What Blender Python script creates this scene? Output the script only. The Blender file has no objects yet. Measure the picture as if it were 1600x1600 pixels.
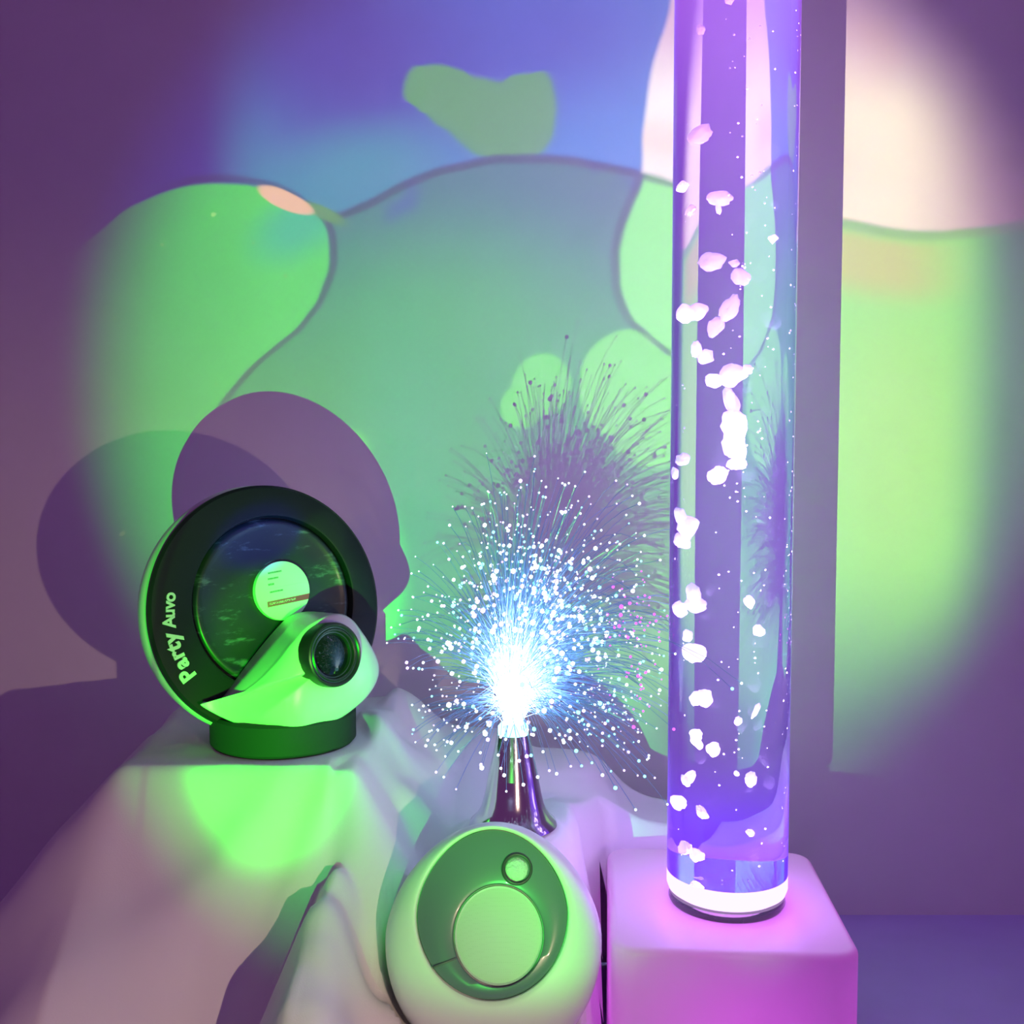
import bpy, bmesh, math, random
from mathutils import Vector, Matrix, noise
random.seed(11)
SC = bpy.context.scene
COL = SC.collection
PI = math.pi

# ------------------------------------------------------------------ camera
F = 1700.0
PITCH = math.radians(3.5)
H = 0.574
cam_d = bpy.data.cameras.new('camera')
cam = bpy.data.objects.new('camera', cam_d)
COL.objects.link(cam)
cam.location = (0, 0, H)
cam.rotation_euler = (PI / 2 - PITCH, 0, 0)
cam_d.sensor_width = 36
cam_d.lens = 36 * F / 1600
cam_d.clip_start = 0.01
SC.camera = cam
SC.view_settings.view_transform = 'Standard'
SC.view_settings.look = 'None'
SC.view_settings.gamma = 1
SC.view_settings.use_curve_mapping = False
SC.view_settings.exposure = 0.0


def ray(px, py):
    u = (px - 800) / F
    v = (800 - py) / F
    return Vector((u, math.cos(PITCH) + v * math.sin(PITCH), -math.sin(PITCH) + v * math.cos(PITCH)))


def W(px, py, y):
    r = ray(px, py)
    return Vector((0, 0, H)) + r * (y / r.y)


WALL_Y = 1.30
L1 = Vector((-0.109, 0.0, 0.234))       # the oil projector standing beside the photographer
L2 = Vector((0.290, 0.0, 0.372))        # the second, warmer projector lamp
FRONT = WALL_Y - L1.y


# ------------------------------------------------------------------ colour / node helpers
def lin(c):
    o = []
    for v in c[:3]:
        v = v / 255.0
        o.append(v / 12.92 if v <= 0.04045 else ((v + 0.055) / 1.055) ** 2.4)
    return o


class NG:
    """tiny expression builder on a node tree"""
    def __init__(self, nt):
        self.nt = nt
        self.n = nt.nodes
        self.l = nt.links

    def put(self, sock, v):
        if isinstance(v, (int, float)):
            sock.default_value = v
        elif isinstance(v, (tuple, list)):
            sock.default_value = tuple(v) + ((1.0,) if len(v) == 3 and len(sock.default_value) == 4 else ())
        else:
            self.l.new(v, sock)

    def m(self, op, a, b=None, c=None, clamp=False):
        n = self.n.new('ShaderNodeMath')
        n.operation = op
        n.use_clamp = clamp
        self.put(n.inputs[0], a)
        if b is not None:
            self.put(n.inputs[1], b)
        if c is not None:
            self.put(n.inputs[2], c)
        return n.outputs[0]

    def add(self, a, b): return self.m('ADD', a, b)
    def sub(self, a, b): return self.m('SUBTRACT', a, b)
    def mul(self, a, b): return self.m('MULTIPLY', a, b)
    def div(self, a, b): return self.m('DIVIDE', a, b)

    def step(self, x, lo, hi, a=0.0, b=1.0):
        n = self.n.new('ShaderNodeMapRange')
        n.interpolation_type = 'SMOOTHSTEP'
        self.put(n.inputs[0], x)
        for i, v in enumerate((lo, hi, a, b)):
            self.put(n.inputs[1 + i], v)
        return n.outputs[0]

    def mix(self, f, a, b, blend='MIX'):
        n = self.n.new('ShaderNodeMix')
        n.data_type = 'RGBA'
        n.blend_type = blend
        self.put(n.inputs[0], f)
        self.put(n.inputs[6], a)
        self.put(n.inputs[7], b)
        return n.outputs[2]

    def curve(self, x, pts):
        xs = [p[0] for p in pts]
        ys = [p[1] for p in pts]
        x0, x1, y0, y1 = min(xs), max(xs), min(ys), max(ys)
        n = self.n.new('ShaderNodeFloatCurve')
        c = n.mapping.curves[0]
        pts = sorted(pts)
        nor = [((a - x0) / (x1 - x0), (b - y0) / max(1e-6, y1 - y0)) for a, b in pts]
        c.points[0].location = nor[0]
        c.points[1].location = nor[-1]
        for q in nor[1:-1]:
            c.points.new(q[0], q[1])
        n.mapping.update()
        self.put(n.inputs[1], self.m('DIVIDE', self.sub(x, x0), x1 - x0, clamp=True))
        return self.add(self.mul(n.outputs[0], y1 - y0), y0)

    def noise(self, vec, scale, detail=3.0, rough=0.5):
        n = self.n.new('ShaderNodeTexNoise')
        n.inputs['Scale'].default_value = scale
        n.inputs['Detail'].default_value = detail
        n.inputs['Roughness'].default_value = rough
        if vec is not None:
            self.l.new(vec, n.inputs['Vector'])
        return n.outputs[0]

    def obj(self):
        return self.n.new('ShaderNodeTexCoord').outputs['Object']


def mat(name, color=(0.8, 0.8, 0.8), rough=0.5, metal=0.0, spec=0.5, bump=0.0, bscale=60, tint=0.0, coat=0.0, **kw):
    m = bpy.data.materials.new(name)
    m.use_nodes = True
    nt = m.node_tree
    b = nt.nodes['Principled BSDF']
    b.inputs['Base Color'].default_value = (*color, 1)
    b.inputs['Roughness'].default_value = rough
    b.inputs['Metallic'].default_value = metal
    b.inputs['Specular IOR Level'].default_value = spec
    if coat:
        b.inputs['Coat Weight'].default_value = coat
        b.inputs['Coat Roughness'].default_value = 0.05
    g = NG(nt)
    if tint:
        f = g.noise(g.obj(), bscale * 0.5, 4)
        nt.links.new(g.mix(f, tuple(c * (1 - tint) for c in color), tuple(min(1, c * (1 + tint)) for c in color)), b.inputs['Base Color'])
    if bump:
        bn = nt.nodes.new('ShaderNodeBump')
        bn.inputs['Strength'].default_value = bump
        bn.inputs['Distance'].default_value = 0.002
        nt.links.new(g.noise(g.obj(), bscale, 6), bn.inputs['Height'])
        nt.links.new(bn.outputs[0], b.inputs['Normal'])
    return m


def emis(name, color, strength):
    m = bpy.data.materials.new(name)
    m.use_nodes = True
    nt = m.node_tree
    nt.nodes.remove(nt.nodes['Principled BSDF'])
    e = nt.nodes.new('ShaderNodeEmission')
    e.inputs[0].default_value = (*color, 1)
    e.inputs[1].default_value = strength
    nt.links.new(e.outputs[0], nt.nodes['Material Output'].inputs[0])
    return m


# ------------------------------------------------------------------ object helpers
WL = {}


def thing(name, label, cat, loc, group=None):
    o = bpy.data.objects.new(name, None)
    COL.objects.link(o)
    o.empty_display_size = 0.03
    o.location = loc
    o['label'] = label
    o['category'] = cat
    if group:
        o['group'] = group
    WL[o] = Vector(loc)
    return o


def obj(name, bm, mats, parent=None, smooth=True, sharp=None, label=None, kind=None):
    """link a bmesh given in world coordinates as one object"""
    if parent is not None:
        off = WL[parent]
        bmesh.ops.translate(bm, verts=bm.verts, vec=-off)
    me = bpy.data.meshes.new(name)
    bm.to_mesh(me)
    bm.free()
    if not isinstance(mats, (list, tuple)):
        mats = [mats]
    for mm in mats:
        me.materials.append(mm)
    if smooth:
        for p in me.polygons:
            p.use_smooth = True
        if sharp is not None:
            me.set_sharp_from_angle(angle=math.radians(sharp))
    o = bpy.data.objects.new(name, me)
    COL.objects.link(o)
    if parent is not None:
        o.parent = parent
        WL[o] = WL[parent]
    if label:
        o['label'] = label
    if kind:
        o['kind'] = kind
    return o


def frame(origin, axis, up=Vector((0, 0, 1))):
    """matrix whose local Z is axis"""
    z = axis.normalized()
    x = up.cross(z)
    if x.length < 1e-5:
        x = Vector((1, 0, 0))
    x.normalize()
    y = z.cross(x)
    M = Matrix((x, y, z)).transposed().to_4x4()
    M.translation = origin
    return M


def lathe(bm, prof, M, seg=64, shape=None, mi=0):
    """profile of (radius, height) turned about local Z of M; shape(theta) scales the radius. r==0 ends close"""
    rings = []
    for r, h in prof:
        if r < 1e-7:
            rings.append([bm.verts.new(M @ Vector((0, 0, h)))])
        else:
            ring = []
            for k in range(seg):
                t = 2 * PI * k / seg
                sx, sy = (math.cos(t), math.sin(t)) if shape is None else shape(t)
                ring.append(bm.verts.new(M @ Vector((r * sx, r * sy, h))))
            rings.append(ring)
    for a, b in zip(rings, rings[1:]):
        for k in range(seg):
            k2 = (k + 1) % seg
            if len(a) == 1 and len(b) == 1:
                continue
            if len(a) == 1:
                f = bm.faces.new((a[0], b[k], b[k2]))
            elif len(b) == 1:
                f = bm.faces.new((a[k], b[0], a[k2]))
            else:
                f = bm.faces.new((a[k], b[k], b[k2], a[k2]))
            f.material_index = mi
    return bm


def new():
    return bmesh.new()


def fix(bm):
    bmesh.ops.recalc_face_normals(bm, faces=bm.faces)
    return bm


# ------------------------------------------------------------------ the room
m_wall = mat('white_wall_paint', (0.78, 0.77, 0.76), 0.85, spec=0.15, bump=0.12, bscale=45, tint=0.03)
m_floor = mat('pale_vinyl_floor', (0.58, 0.52, 0.92), 0.5, spec=0.3, bump=0.05, bscale=30, tint=0.08)  # violet light put into the floor's even base colour

bm = new()
bmesh.ops.create_cube(bm, size=1, matrix=Matrix.Translation((0, WALL_Y + 0.05, 1.2)) @ Matrix.Diagonal((5.2, 0.1, 2.4, 1)))
o = obj('wall_back', bm, m_wall, smooth=False)
o['kind'] = 'structure'
bm = new()
bmesh.ops.create_cube(bm, size=1, matrix=Matrix.Translation((0, 0.3, -0.03)) @ Matrix.Diagonal((5.2, 3.4, 0.06, 1)))
o = obj('floor', bm, m_floor, smooth=False)
o['kind'] = 'structure'

# ------------------------------------------------------------------ draped white cloth
m_cloth = bpy.data.materials.new('white_cotton_cloth')
m_cloth.use_nodes = True
nt = m_cloth.node_tree
g = NG(nt)
b = nt.nodes['Principled BSDF']
b.inputs['Roughness'].default_value = 0.9
b.inputs['Specular IOR Level'].default_value = 0.1
b.inputs['Sheen Weight'].default_value = 0.15
nz = g.noise(g.obj(), 14, 4)
nt.links.new(g.mix(nz, (0.74, 0.74, 0.76), (0.82, 0.82, 0.83)), b.inputs['Base Color'])
bn = nt.nodes.new('ShaderNodeBump')
bn.inputs['Strength'].default_value = 0.12
bn.inputs['Distance'].default_value = 0.001
nt.links.new(g.noise(g.obj(), 900, 2), bn.inputs['Height'])
nt.links.new(bn.outputs[0], b.inputs['Normal'])

PA = [(-0.318, 0.892), (-0.135, 0.892), (-0.12, 1.13), (-0.335, 1.13)]
PB = [(-0.135, 0.87), (-0.15, 0.72), (-0.125, 0.665), (-0.09, 0.70), (0.02, 0.735), (0.030, 0.80), (0.040, 0.87), (0.050, 1.00), (0.085, 1.055), (0.235, 1.06), (0.235, 1.13), (-0.12, 1.13)]
CB = [(-.03, .93, .243), (0, .905, .236), (.03, .905, .234), (-.14, 1.12, .318), (-.027, 1.12, .276), (.05, 1.12, .252), (.155, 1.09, .200), (.24, 1.09, .18), (.065, .97, .235),
      (.045, .87, .20), (-.03, .80, .11), (-.03, .74, .105), (.03, .76, .105), (-.13, .68, .165), (-.142, .73, .197), (-.14, .77, .222), (-.138, .80, .243), (-.137, .835, .265), (-.150, .80, .24), (-.104, .81, .125), (-.100, .76, .11), (-.102, .85, .165), (-.095, .71, .105), (-.150, .75, .205), (-.1, .95, .27), (-.13, 1.0, .306), (-.13, .87, .275), (-.07, .84, .13), (0, .86, .115), (0, .882, .16), (-.05, .89, .20)]


def pdist(x, y, poly):
    """signed distance, negative inside"""
    d = 1e9
    ins = False
    n = len(poly)
    for i in range(n):
        ax, ay = poly[i]
        bx, by = poly[(i + 1) % n]
        ex, ey = bx - ax, by - ay
        t = max(0, min(1, ((x - ax) * ex + (y - ay) * ey) / (ex * ex + ey * ey)))
        d = min(d, math.hypot(x - ax - t * ex, y - ay - t * ey))
        if (ay > y) != (by > y) and x < (bx - ax) * (y - ay) / (by - ay) + ax:
            ins = not ins
    return -d if ins else d


def zB(x, y):
    s = w = 0
    for a, b_, c in CB:
        q = 1 / (((x - a) ** 2 + (y - b_) ** 2) + 4e-4) ** 1.6
        s += q * c
        w += q
    return s / w


def skirt(d, k):
    if d <= 0:
        return 0.0
    r = 0.014
    return k * (d * d / (2 * r) if d < r else d - r / 2)


def smax(a, b_, k=0.012):
    h = max(k - abs(a - b_), 0) / k
    return max(a, b_) + h * h * k * 0.25


def seg_d(x, y, a, b_):
    ex, ey = b_[0] - a[0], b_[1] - a[1]
    t = max(0, min(1, ((x - a[0]) * ex + (y - a[1]) * ey) / (ex * ex + ey * ey)))
    return math.hypot(x - a[0] - t * ex, y - a[1] - t * ey), t


FLATS = [(-0.205, 0.965, 0.068, 0.3065), (0.001, 0.930, 0.039, 0.2400), (-0.0145, 0.838, 0.050, 0.104)]


def cloth_z(x, y):
    z = cloth_raw(x, y)
    for (a, b_, r_, h_) in FLATS:       # the cloth lies flat under what stands on it
        d = math.hypot(x - a, y - b_)
        t = max(0, min(1, (r_ + 0.022 - d) / 0.022))
        t = t * t * (3 - 2 * t)
        z = z * (1 - t) + h_ * t
    return z


def in_plinth(x, y, mrg):
    r = math.radians(4)
    dx, dy = x - 0.1770, y - 0.904
    return abs(dx * math.cos(r) - dy * math.sin(r)) < 0.094 + mrg and abs(dx * math.sin(r) + dy * math.cos(r)) < 0.106 + mrg


def cloth_raw(x, y):
    dA = pdist(x, y, PA)
    dB = pdist(x, y, PB)
    # the left drop flares out gently, the front one is steeper, the right and back ones hang
    kA = 1.25 + 0.9 * max(0, min(1, (y - 1.05) / 0.1)) + 0.55 * max(0, min(1, (x + 0.34) / 0.1))
    kB = 1.9 + 3.0 * max(0, min(1, (x - 0.045) / 0.02)) + 2.0 * max(0, min(1, (y - 1.1) / 0.04))
    a = 0.3065 - skirt(dA, kA)
    c = zB(x, y) - skirt(dB, kB)
    z = smax(a, c)
    out = max(0, min(dA, dB))
    amp = min(1, out / 0.06)
    # hanging folds, running down the slope
    ang = math.atan2(y - 0.95, x + 0.12)
    z += amp * 0.012 * math.sin(ang * 15 + 2.2 * noise.noise((x * 5, y * 5, 0.3)))
    # crease between the two mounds in front
    d, t = seg_d(x, y, (-0.135, 0.875), (-0.25, 0.70))
    z -= 0.020 * math.exp(-(d / 0.016) ** 2) * min(1, t * 4)
    # ripples on top
    tops = 1 - amp
    q = Vector((x * 9, y * 6, 1.7))
    if x > -0.15:
        z += tops * 0.006 * noise.noise(q)
        d, t = seg_d(x, y, (-0.14, 1.06), (-0.095, 0.93))
        z += 0.012 * math.exp(-(d / 0.018) ** 2) * math.sin(PI * t) ** 0.5
        d, t = seg_d(x, y, (-0.055, 1.05), (-0.062, 0.95))
        z -= 0.010 * math.exp(-(d / 0.012) ** 2) * math.sin(PI * t) ** 0.5
        d, t = seg_d(x, y, (0.02, 1.02), (0.085, 0.93))
        z += 0.012 * math.exp(-(d / 0.025) ** 2) * math.sin(PI * t) ** 0.5
    z += 0.0012 * noise.noise((x * 40, y * 40, 0))
    return max(z, 0.003)


bm = new()
X0, X1, Y0, Y1 = -0.66, 0.36, 0.46, 1.27
NX, NY = 255, 205
grid = []
for j in range(NY + 1):
    row = []
    for i in range(NX + 1):
        x = X0 + (X1 - X0) * i / NX
        y = Y0 + (Y1 - Y0) * j / NY
        row.append(bm.verts.new((x, y, cloth_z(x, y))))
    grid.append(row)
for j in range(NY):
    for i in range(NX):
        vs = (grid[j][i], grid[j][i + 1], grid[j + 1][i + 1], grid[j + 1][i])
        if max(v.co.z for v in vs) > 0.0035 and not any(in_plinth(v.co.x, v.co.y, 0.004) for v in vs):
            bm.faces.new(vs)
for v in [v for v in bm.verts if not v.link_faces]:
    bm.verts.remove(v)
# a thickness of its own
r = bmesh.ops.extrude_face_region(bm, geom=list(bm.faces))
for v in [e for e in r['geom'] if isinstance(e, bmesh.types.BMVert)]:
    v.co.z += 0.0022
fix(bm)
cl = obj('draped_cloth', bm, m_cloth)
cl['label'] = 'white cloth draped in folds under the projector, fibre lamp and sound machine'
cl['category'] = 'cloth'


def on_cloth(x, y):
    return cloth_z(x, y) + 0.0022


# ------------------------------------------------------------------ wheel projector
m_black = mat('black_plastic', (0.007, 0.010, 0.012), 0.5, spec=0.25, bump=0.04, bscale=400)
m_base = mat('dark_base_plastic', (0.017, 0.022, 0.024), 0.75, spec=0.25, bump=0.04, bscale=300)
m_white = mat('glossy_white_plastic', (0.58, 0.60, 0.58), 0.30, spec=0.5)
m_grey = mat('pale_grey_shell_plastic', (0.55, 0.56, 0.57), 0.4)
m_rub = mat('lens_barrel_black', (0.01, 0.012, 0.012), 0.32, spec=0.6)
m_lens = mat('dark_lens_glass', (0.004, 0.006, 0.009), 0.03, spec=0.35)
m_letter = mat('pale_printed_lettering', (0.62, 0.64, 0.55), 0.6)

# oil wheel: dark glossy plastic, marbled sheen and scratches put into its colour
m_wheel = bpy.data.materials.new('dark_oil_wheel')
m_wheel.use_nodes = True
nt = m_wheel.node_tree
g = NG(nt)
b = nt.nodes['Principled BSDF']
co = g.obj()
mp = nt.nodes.new('ShaderNodeMapping')
mp.inputs['Scale'].default_value = (14, 14, 50)
mp.inputs['Rotation'].default_value = (0.0, 0.9, 0.0)
nt.links.new(co, mp.inputs['Vector'])
swirl = g.noise(mp.outputs[0], 2.2, 6, 0.65)
scr = g.step(swirl, 0.56, 0.72)
c1 = g.mix(g.step(g.noise(co, 16, 2), 0.38, 0.62), (0.012, 0.016, 0.03), (0.02, 0.024, 0.024))
nt.links.new(g.mix(scr, c1, (0.10, 0.12, 0.14)), b.inputs['Base Color'])
nt.links.new(g.add(0.24, g.mul(swirl, 0.3)), b.inputs['Roughness'])
b.inputs['Specular IOR Level'].default_value = 0.4
b.inputs['Coat Weight'].default_value = 0.12
b.inputs['Coat Roughness'].default_value = 0.15

C = W(424, 950, 0.97)
YAW = math.radians(38)
TILT = math.radians(8)
nrm = Vector((math.sin(YAW) * math.cos(TILT), -math.cos(YAW) * math.cos(TILT), math.sin(TILT)))
DM = frame(C, nrm)                     # local x right, y up, z towards the viewer


def loc(px, py, d):
    """point where the sight line meets the plane d in front of the disc"""
    r = ray(px, py)
    o_ = Vector((0, 0, H))
    t = (C + nrm * d - o_).dot(nrm) / r.dot(nrm)
    return o_ + r * t


base_c = W(428, 1185, 0.905)
base_c = Vector((-0.2055, 0.966, on_cloth(-0.2055, 0.966) + 0.0004))
pr = thing('projector', 'round white wheel projector with black disc front and a lens, on the white cloth', 'projector', base_c)
R = 0.111
# base
bm = new()
lathe(bm, [(0, 0.0), (0.062, 0.0), (0.0645, 0.003), (0.0645, 0.027), (0.0625, 0.0295), (0, 0.031)], Matrix.Translation(base_c), 72)
obj('base', fix(bm), m_base, pr, sharp=35, label='dark round base')
# housing behind
bm = new()
lathe(bm, [(0.1085, -0.0095), (0.111, -0.011), (0.1125, -0.017), (0.110, -0.030), (0.100, -0.048), (0.083, -0.066), (0.055, -0.080), (0, -0.085)], DM, 96)
obj('housing', fix(bm), m_grey, pr, label='pale grey rounded back shell')
# bezel
bm = new()
lathe(bm, [(0.1095, -0.0105), (R, -0.006), (R, -0.002), (0.1085, 0.0003), (0.0805, 0.0012), (0.0785, 0.0004), (0.0775, -0.003), (0.0775, -0.0092), (0, -0.0092)], DM, 128)
IN = DM.inverted()
_of = IN @ loc(430, 941, -0.002)
for v in bm.verts:
    q = IN @ v.co
    if 0.001 < math.hypot(q.x, q.y) < 0.082:
        v.co = DM @ Vector((q.x + _of.x, q.y + _of.y, q.z))
bez = obj('bezel', fix(bm), m_black, pr, sharp=40, label='black ring carrying the printed words')
# wheel
bm = new()
DW = frame(loc(430, 941, -0.004), nrm)
lathe(bm, [(0, -0.0045), (0.02, -0.0043), (0.045, -0.0035), (0.066, -0.0022), (0.070, -0.0005), (0.0722, 0.0006), (0.0745, -0.0008), (0.0765, -0.004)], DW, 128)
whl = obj('oil_wheel', fix(bm), m_wheel, pr, label='dark glossy disc with sheen streaks in its colour')
# label, with its faint rows and red stripe
m_label = bpy.data.materials.new('printed_paper_label')
m_label.use_nodes = True
nt = m_label.node_tree
g = NG(nt)
b = nt.nodes['Principled BSDF']
b.inputs['Roughness'].default_value = 0.5
geo = nt.nodes.new('ShaderNodeUVMap')
sep = nt.nodes.new('ShaderNodeSeparateXYZ')
nt.links.new(geo.outputs[0], sep.inputs[0])
ux, uy = sep.outputs[0], sep.outputs[1]
uy = g.sub(uy, g.mul(ux, 0.10))


def bar(y0, y1, x0, x1, s=0.012):
    return g.mul(g.mul(g.step(uy, y0 - s, y0 + s), g.step(uy, y1 + s, y1 - s)), g.mul(g.step(ux, x0 - s, x0 + s), g.step(ux, x1 + s, x1 - s)))


rows = None
gl = g.noise(geo.outputs[0], 26, 3)
for (a0, a1, e0, e1) in [(0.66, 0.72, -0.52, 0.0), (0.46, 0.52, -0.54, -0.14), (0.26, 0.33, -0.54, -0.32), (0.00, 0.06, -0.50, 0.0)]:
    q = bar(a0, a1, e0, e1)
    rows = q if rows is None else g.m('MAXIMUM', rows, q)
rows = g.mul(rows, g.step(gl, 0.35, 0.6, 0.7, 0.95))
thin = g.mul(bar(0.150, 0.156, -0.6, 0.72, 0.008), 0.35)
stripe = bar(-0.47, -0.27, -0.62, 1.2)
words = g.mul(bar(-0.40, -0.33, -0.55, 0.45), g.step(gl, 0.45, 0.55, 0.0, 0.6))
cc = g.mix(rows, (0.80, 0.80, 0.80), (0.10, 0.13, 0.14))
cc = g.mix(thin, cc, (0.2, 0.2, 0.2))
cc = g.mix(stripe, cc, (0.50, 0.05, 0.12))
cc = g.mix(words, cc, (0.75, 0.7, 0.7))
nt.links.new(cc, b.inputs['Base Color'])
lp = loc(441, 923, -0.004)
LM = frame(lp, nrm)
bm = new()
uvl = bm.loops.layers.uv.new('UVMap')
lathe(bm, [(0.0268, -0.004), (0.0268, 0.0012), (0.026, 0.0018), (0, 0.0018)], LM, 64)
fix(bm)
inv = LM.inverted()
for f in bm.faces:
    for lo in f.loops:
        q = inv @ lo.vert.co
        lo[uvl].uv = (q.x / 0.0262, q.y / 0.0262)
obj('label', bm, m_label, whl, sharp=40, label='white round label with rows of print and a red stripe')

# lettering on the ring
fc = bpy.data.curves.new('glyph', 'FONT')
fo = bpy.data.objects.new('glyph', fc)
COL.objects.link(fo)
fc.extrude = 0.0006
fc.align_x = 'CENTER'
bm = new()


def ang(px, py):
    q = DM.inverted() @ loc(px, py, 0.001)
    return math.atan2(q.y, q.x), math.hypot(q.x, q.y)


def word(txt, p0, p1, size, bold):
    a0, _ = ang(*p0)
    a1, _ = ang(*p1)
    a0 %= 2 * PI
    a1 %= 2 * PI
    ws = [dict(i=0.6, t=0.7, r=0.75, P=1.15, A=1.1, K=1.1, n=0.95).get(ch, 0.95) for ch in txt]
    acc = 0
    tot = sum(ws)
    for ch, w_ in zip(txt, ws):
        a = a0 + (a1 - a0) * (acc + w_ / 2) / tot
        acc += w_
        fc.body = ch
        fc.size = size
        fc.offset = bold
        bpy.context.view_layer.update()
        dg = bpy.context.evaluated_depsgraph_get()
        me = fo.evaluated_get(dg).to_mesh()
        M = DM @ Matrix.Rotation(a - PI / 2, 4, 'Z') @ Matrix.Translation((0, 0.0895, 0.0014))
        vs = [bm.verts.new(M @ v.co) for v in me.vertices]
        for p in me.polygons:
            try:
                bm.faces.new([vs[i] for i in p.vertices])
            except ValueError:
                pass
        fo.evaluated_get(dg).to_mesh_clear()


word('Party', (299, 1063), (275, 986), 0.0185, 0.0007)
word('Auvo', (274, 978), (276, 928), 0.0150, 0.0004)
bpy.data.objects.remove(fo)
obj('lettering', bm, m_letter, bez, smooth=False, label='pale printed words along the left of the ring')

# white swooping cover
front = [(313, 1101), (332, 1100), (352, 1096), (378, 1082), (405, 1062), (432, 1034), (455, 1004), (478, 978), (503, 964), (530, 959), (550, 968), (566, 988),
         (580, 1010), (591, 1035), (591, 1058), (578, 1083), (556, 1105), (525, 1126), (490, 1138), (450, 1144), (405, 1141), (368, 1130), (337, 1116)]
back = [(318, 1097), (330, 1096), (344, 1092), (362, 1070), (384, 1041), (408, 1010), (432, 982), (452, 963), (474, 956), (496, 956), (520, 960), (536, 976),
        (550, 1000), (560, 1025), (562, 1050), (556, 1078), (540, 1098), (512, 1114), (480, 1124), (445, 1128), (405, 1127), (370, 1120), (338, 1110)]


def smooth_loop(pts, n):
    out = []
    L = len(pts)
    for k in range(n):
        t = k * L / n
        i = int(t)
        f_ = t - i
        p0, p1, p2, p3 = (pts[(i + q) % L] for q in (-1, 0, 1, 2))
        out.append(tuple(0.5 * (2 * b_ + (c_ - a_) * f_ + (2 * a_ - 5 * b_ + 4 * c_ - d_) * f_ ** 2 + (3 * b_ - a_ - 3 * c_ + d_) * f_ ** 3) for a_, b_, c_, d_ in zip(p0, p1, p2, p3)))
    return out


N = 138
fl = smooth_loop(front, N)
bl = smooth_loop(back, N)


def fd(px):
    t = max(0, min(1, (px - 313) / 170))
    t = t * t * (3 - 2 * t)
    return 0.010 + 0.046 * t


cen = (505, 1045)
bm = new()
loops = []
loops.append([bm.verts.new(loc(p[0], p[1], 0.0)) for p in bl])
for w_ in (0.45, 0.88):
    loops.append([bm.verts.new(loc(q[0] * (1 - w_) + p[0] * w_, q[1] * (1 - w_) + p[1] * w_, fd(p[0]) * w_ * 0.985)) for p, q in zip(fl, bl)])
for s, dd in ((1.0, -0.0018), (0.985, 0.0008), (0.955, 0.0024), (0.86, 0.0050), (0.70, 0.0072), (0.5, 0.0085), (0.28, 0.0092)):
    lp_ = []
    for p in fl:
        x = cen[0] + (p[0] - cen[0]) * s
        y = cen[1] + (p[1] - cen[1]) * s
        edge = min(1, (fd(p[0]) - 0.008) / 0.02)
        lp_.append(bm.verts.new(loc(x, y, fd(x if s < 0.95 else p[0]) + dd * edge)))
    loops.append(lp_)
for a, c in zip(loops, loops[1:]):
    for k in range(N):
        bm.faces.new((a[k], a[(k + 1) % N], c[(k + 1) % N], c[k]))
vc = bm.verts.new(loc(cen[0], cen[1], fd(cen[0]) + 0.0095))
for k in range(N):
    bm.faces.new((loops[-1][k], loops[-1][(k + 1) % N], vc))
bm.faces.new(loops[0])
fix(bm)
obj('cover', bm, m_white, pr, label='glossy white swooping front cover')

# lens
la = math.radians(46)
ln = Vector((math.sin(la) * math.cos(TILT), -math.cos(la) * math.cos(TILT), math.sin(TILT)))
lc = loc(525, 1023, 0.0735)
LN = frame(lc, ln)
bm = new()
lathe(bm, [(0.0278, -0.030), (0.0278, -0.003), (0.0272, -0.0008), (0.0258, 0.0), (0.0246, -0.0006), (0.0238, -0.0018), (0.0230, -0.0020), (0.0220, -0.0012), (0.0206, -0.0018),
           (0.0196, -0.0040), (0.0188, -0.0042), (0.0176, -0.0060), (0.0170, -0.0080)], LN, 96)
lb = obj('lens_barrel', fix(bm), m_rub, pr, sharp=30, label='black ribbed lens barrel')
bm = new()
lathe(bm, [(0, -0.0038), (0.006, -0.0041), (0.012, -0.0050), (0.0178, -0.0068)], LN, 64)
obj('lens_glass', fix(bm), m_lens, lb, label='dark curved glass')

# ------------------------------------------------------------------ fibre optic lamp
m_chrome = mat('polished_chrome', (0.72, 0.72, 0.76), 0.12, metal=1.0)
FS = 1.08
fx, fy = 0.001, 0.930
fz = on_cloth(0.001, 0.930) + 0.0005
ft = W(806, 1146, 0.930)
fib = thing('fibre_optic_lamp', 'fibre optic lamp with a spray of glowing blue white tips on a chrome cone', 'lamp', (0.001, fy, fz))
axis = Vector((0.0, 0.0, ft.z - fz))
HL = axis.length / FS
FM = frame(Vector((0.001, fy, fz)), axis, Vector((0, 1, 0))) @ Matrix.Scale(FS, 4)
bm = new()
lathe(bm, [(0, 0.0), (0.033, 0.0), (0.0355, 0.002), (0.0345, 0.005), (0.0300, 0.0095), (0.0265, 0.015), (0.0245, 0.021), (0.0228, 0.028), (0.0195, HL * 0.6), (0.0138, HL - 0.004), (0.0130, HL), (0.0105, HL), (0.0105, HL - 0.006), (0, HL - 0.006)], FM, 96)
obj('cone_base', fix(bm), m_chrome, fib, sharp=40, label='mirror chrome flared cone')
bm = new()
lathe(bm, [(0.0104, HL - 0.005), (0.0122, HL + 0.0005), (0.0122, HL + 0.006), (0.0100, HL + 0.0085), (0, HL + 0.009)], FM, 48)
m_col = emis('glowing_collar', (0.35, 0.95, 1.0), 3.0)
obj('light_collar', fix(bm), m_col, fib, label='glowing cyan white collar')


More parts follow.
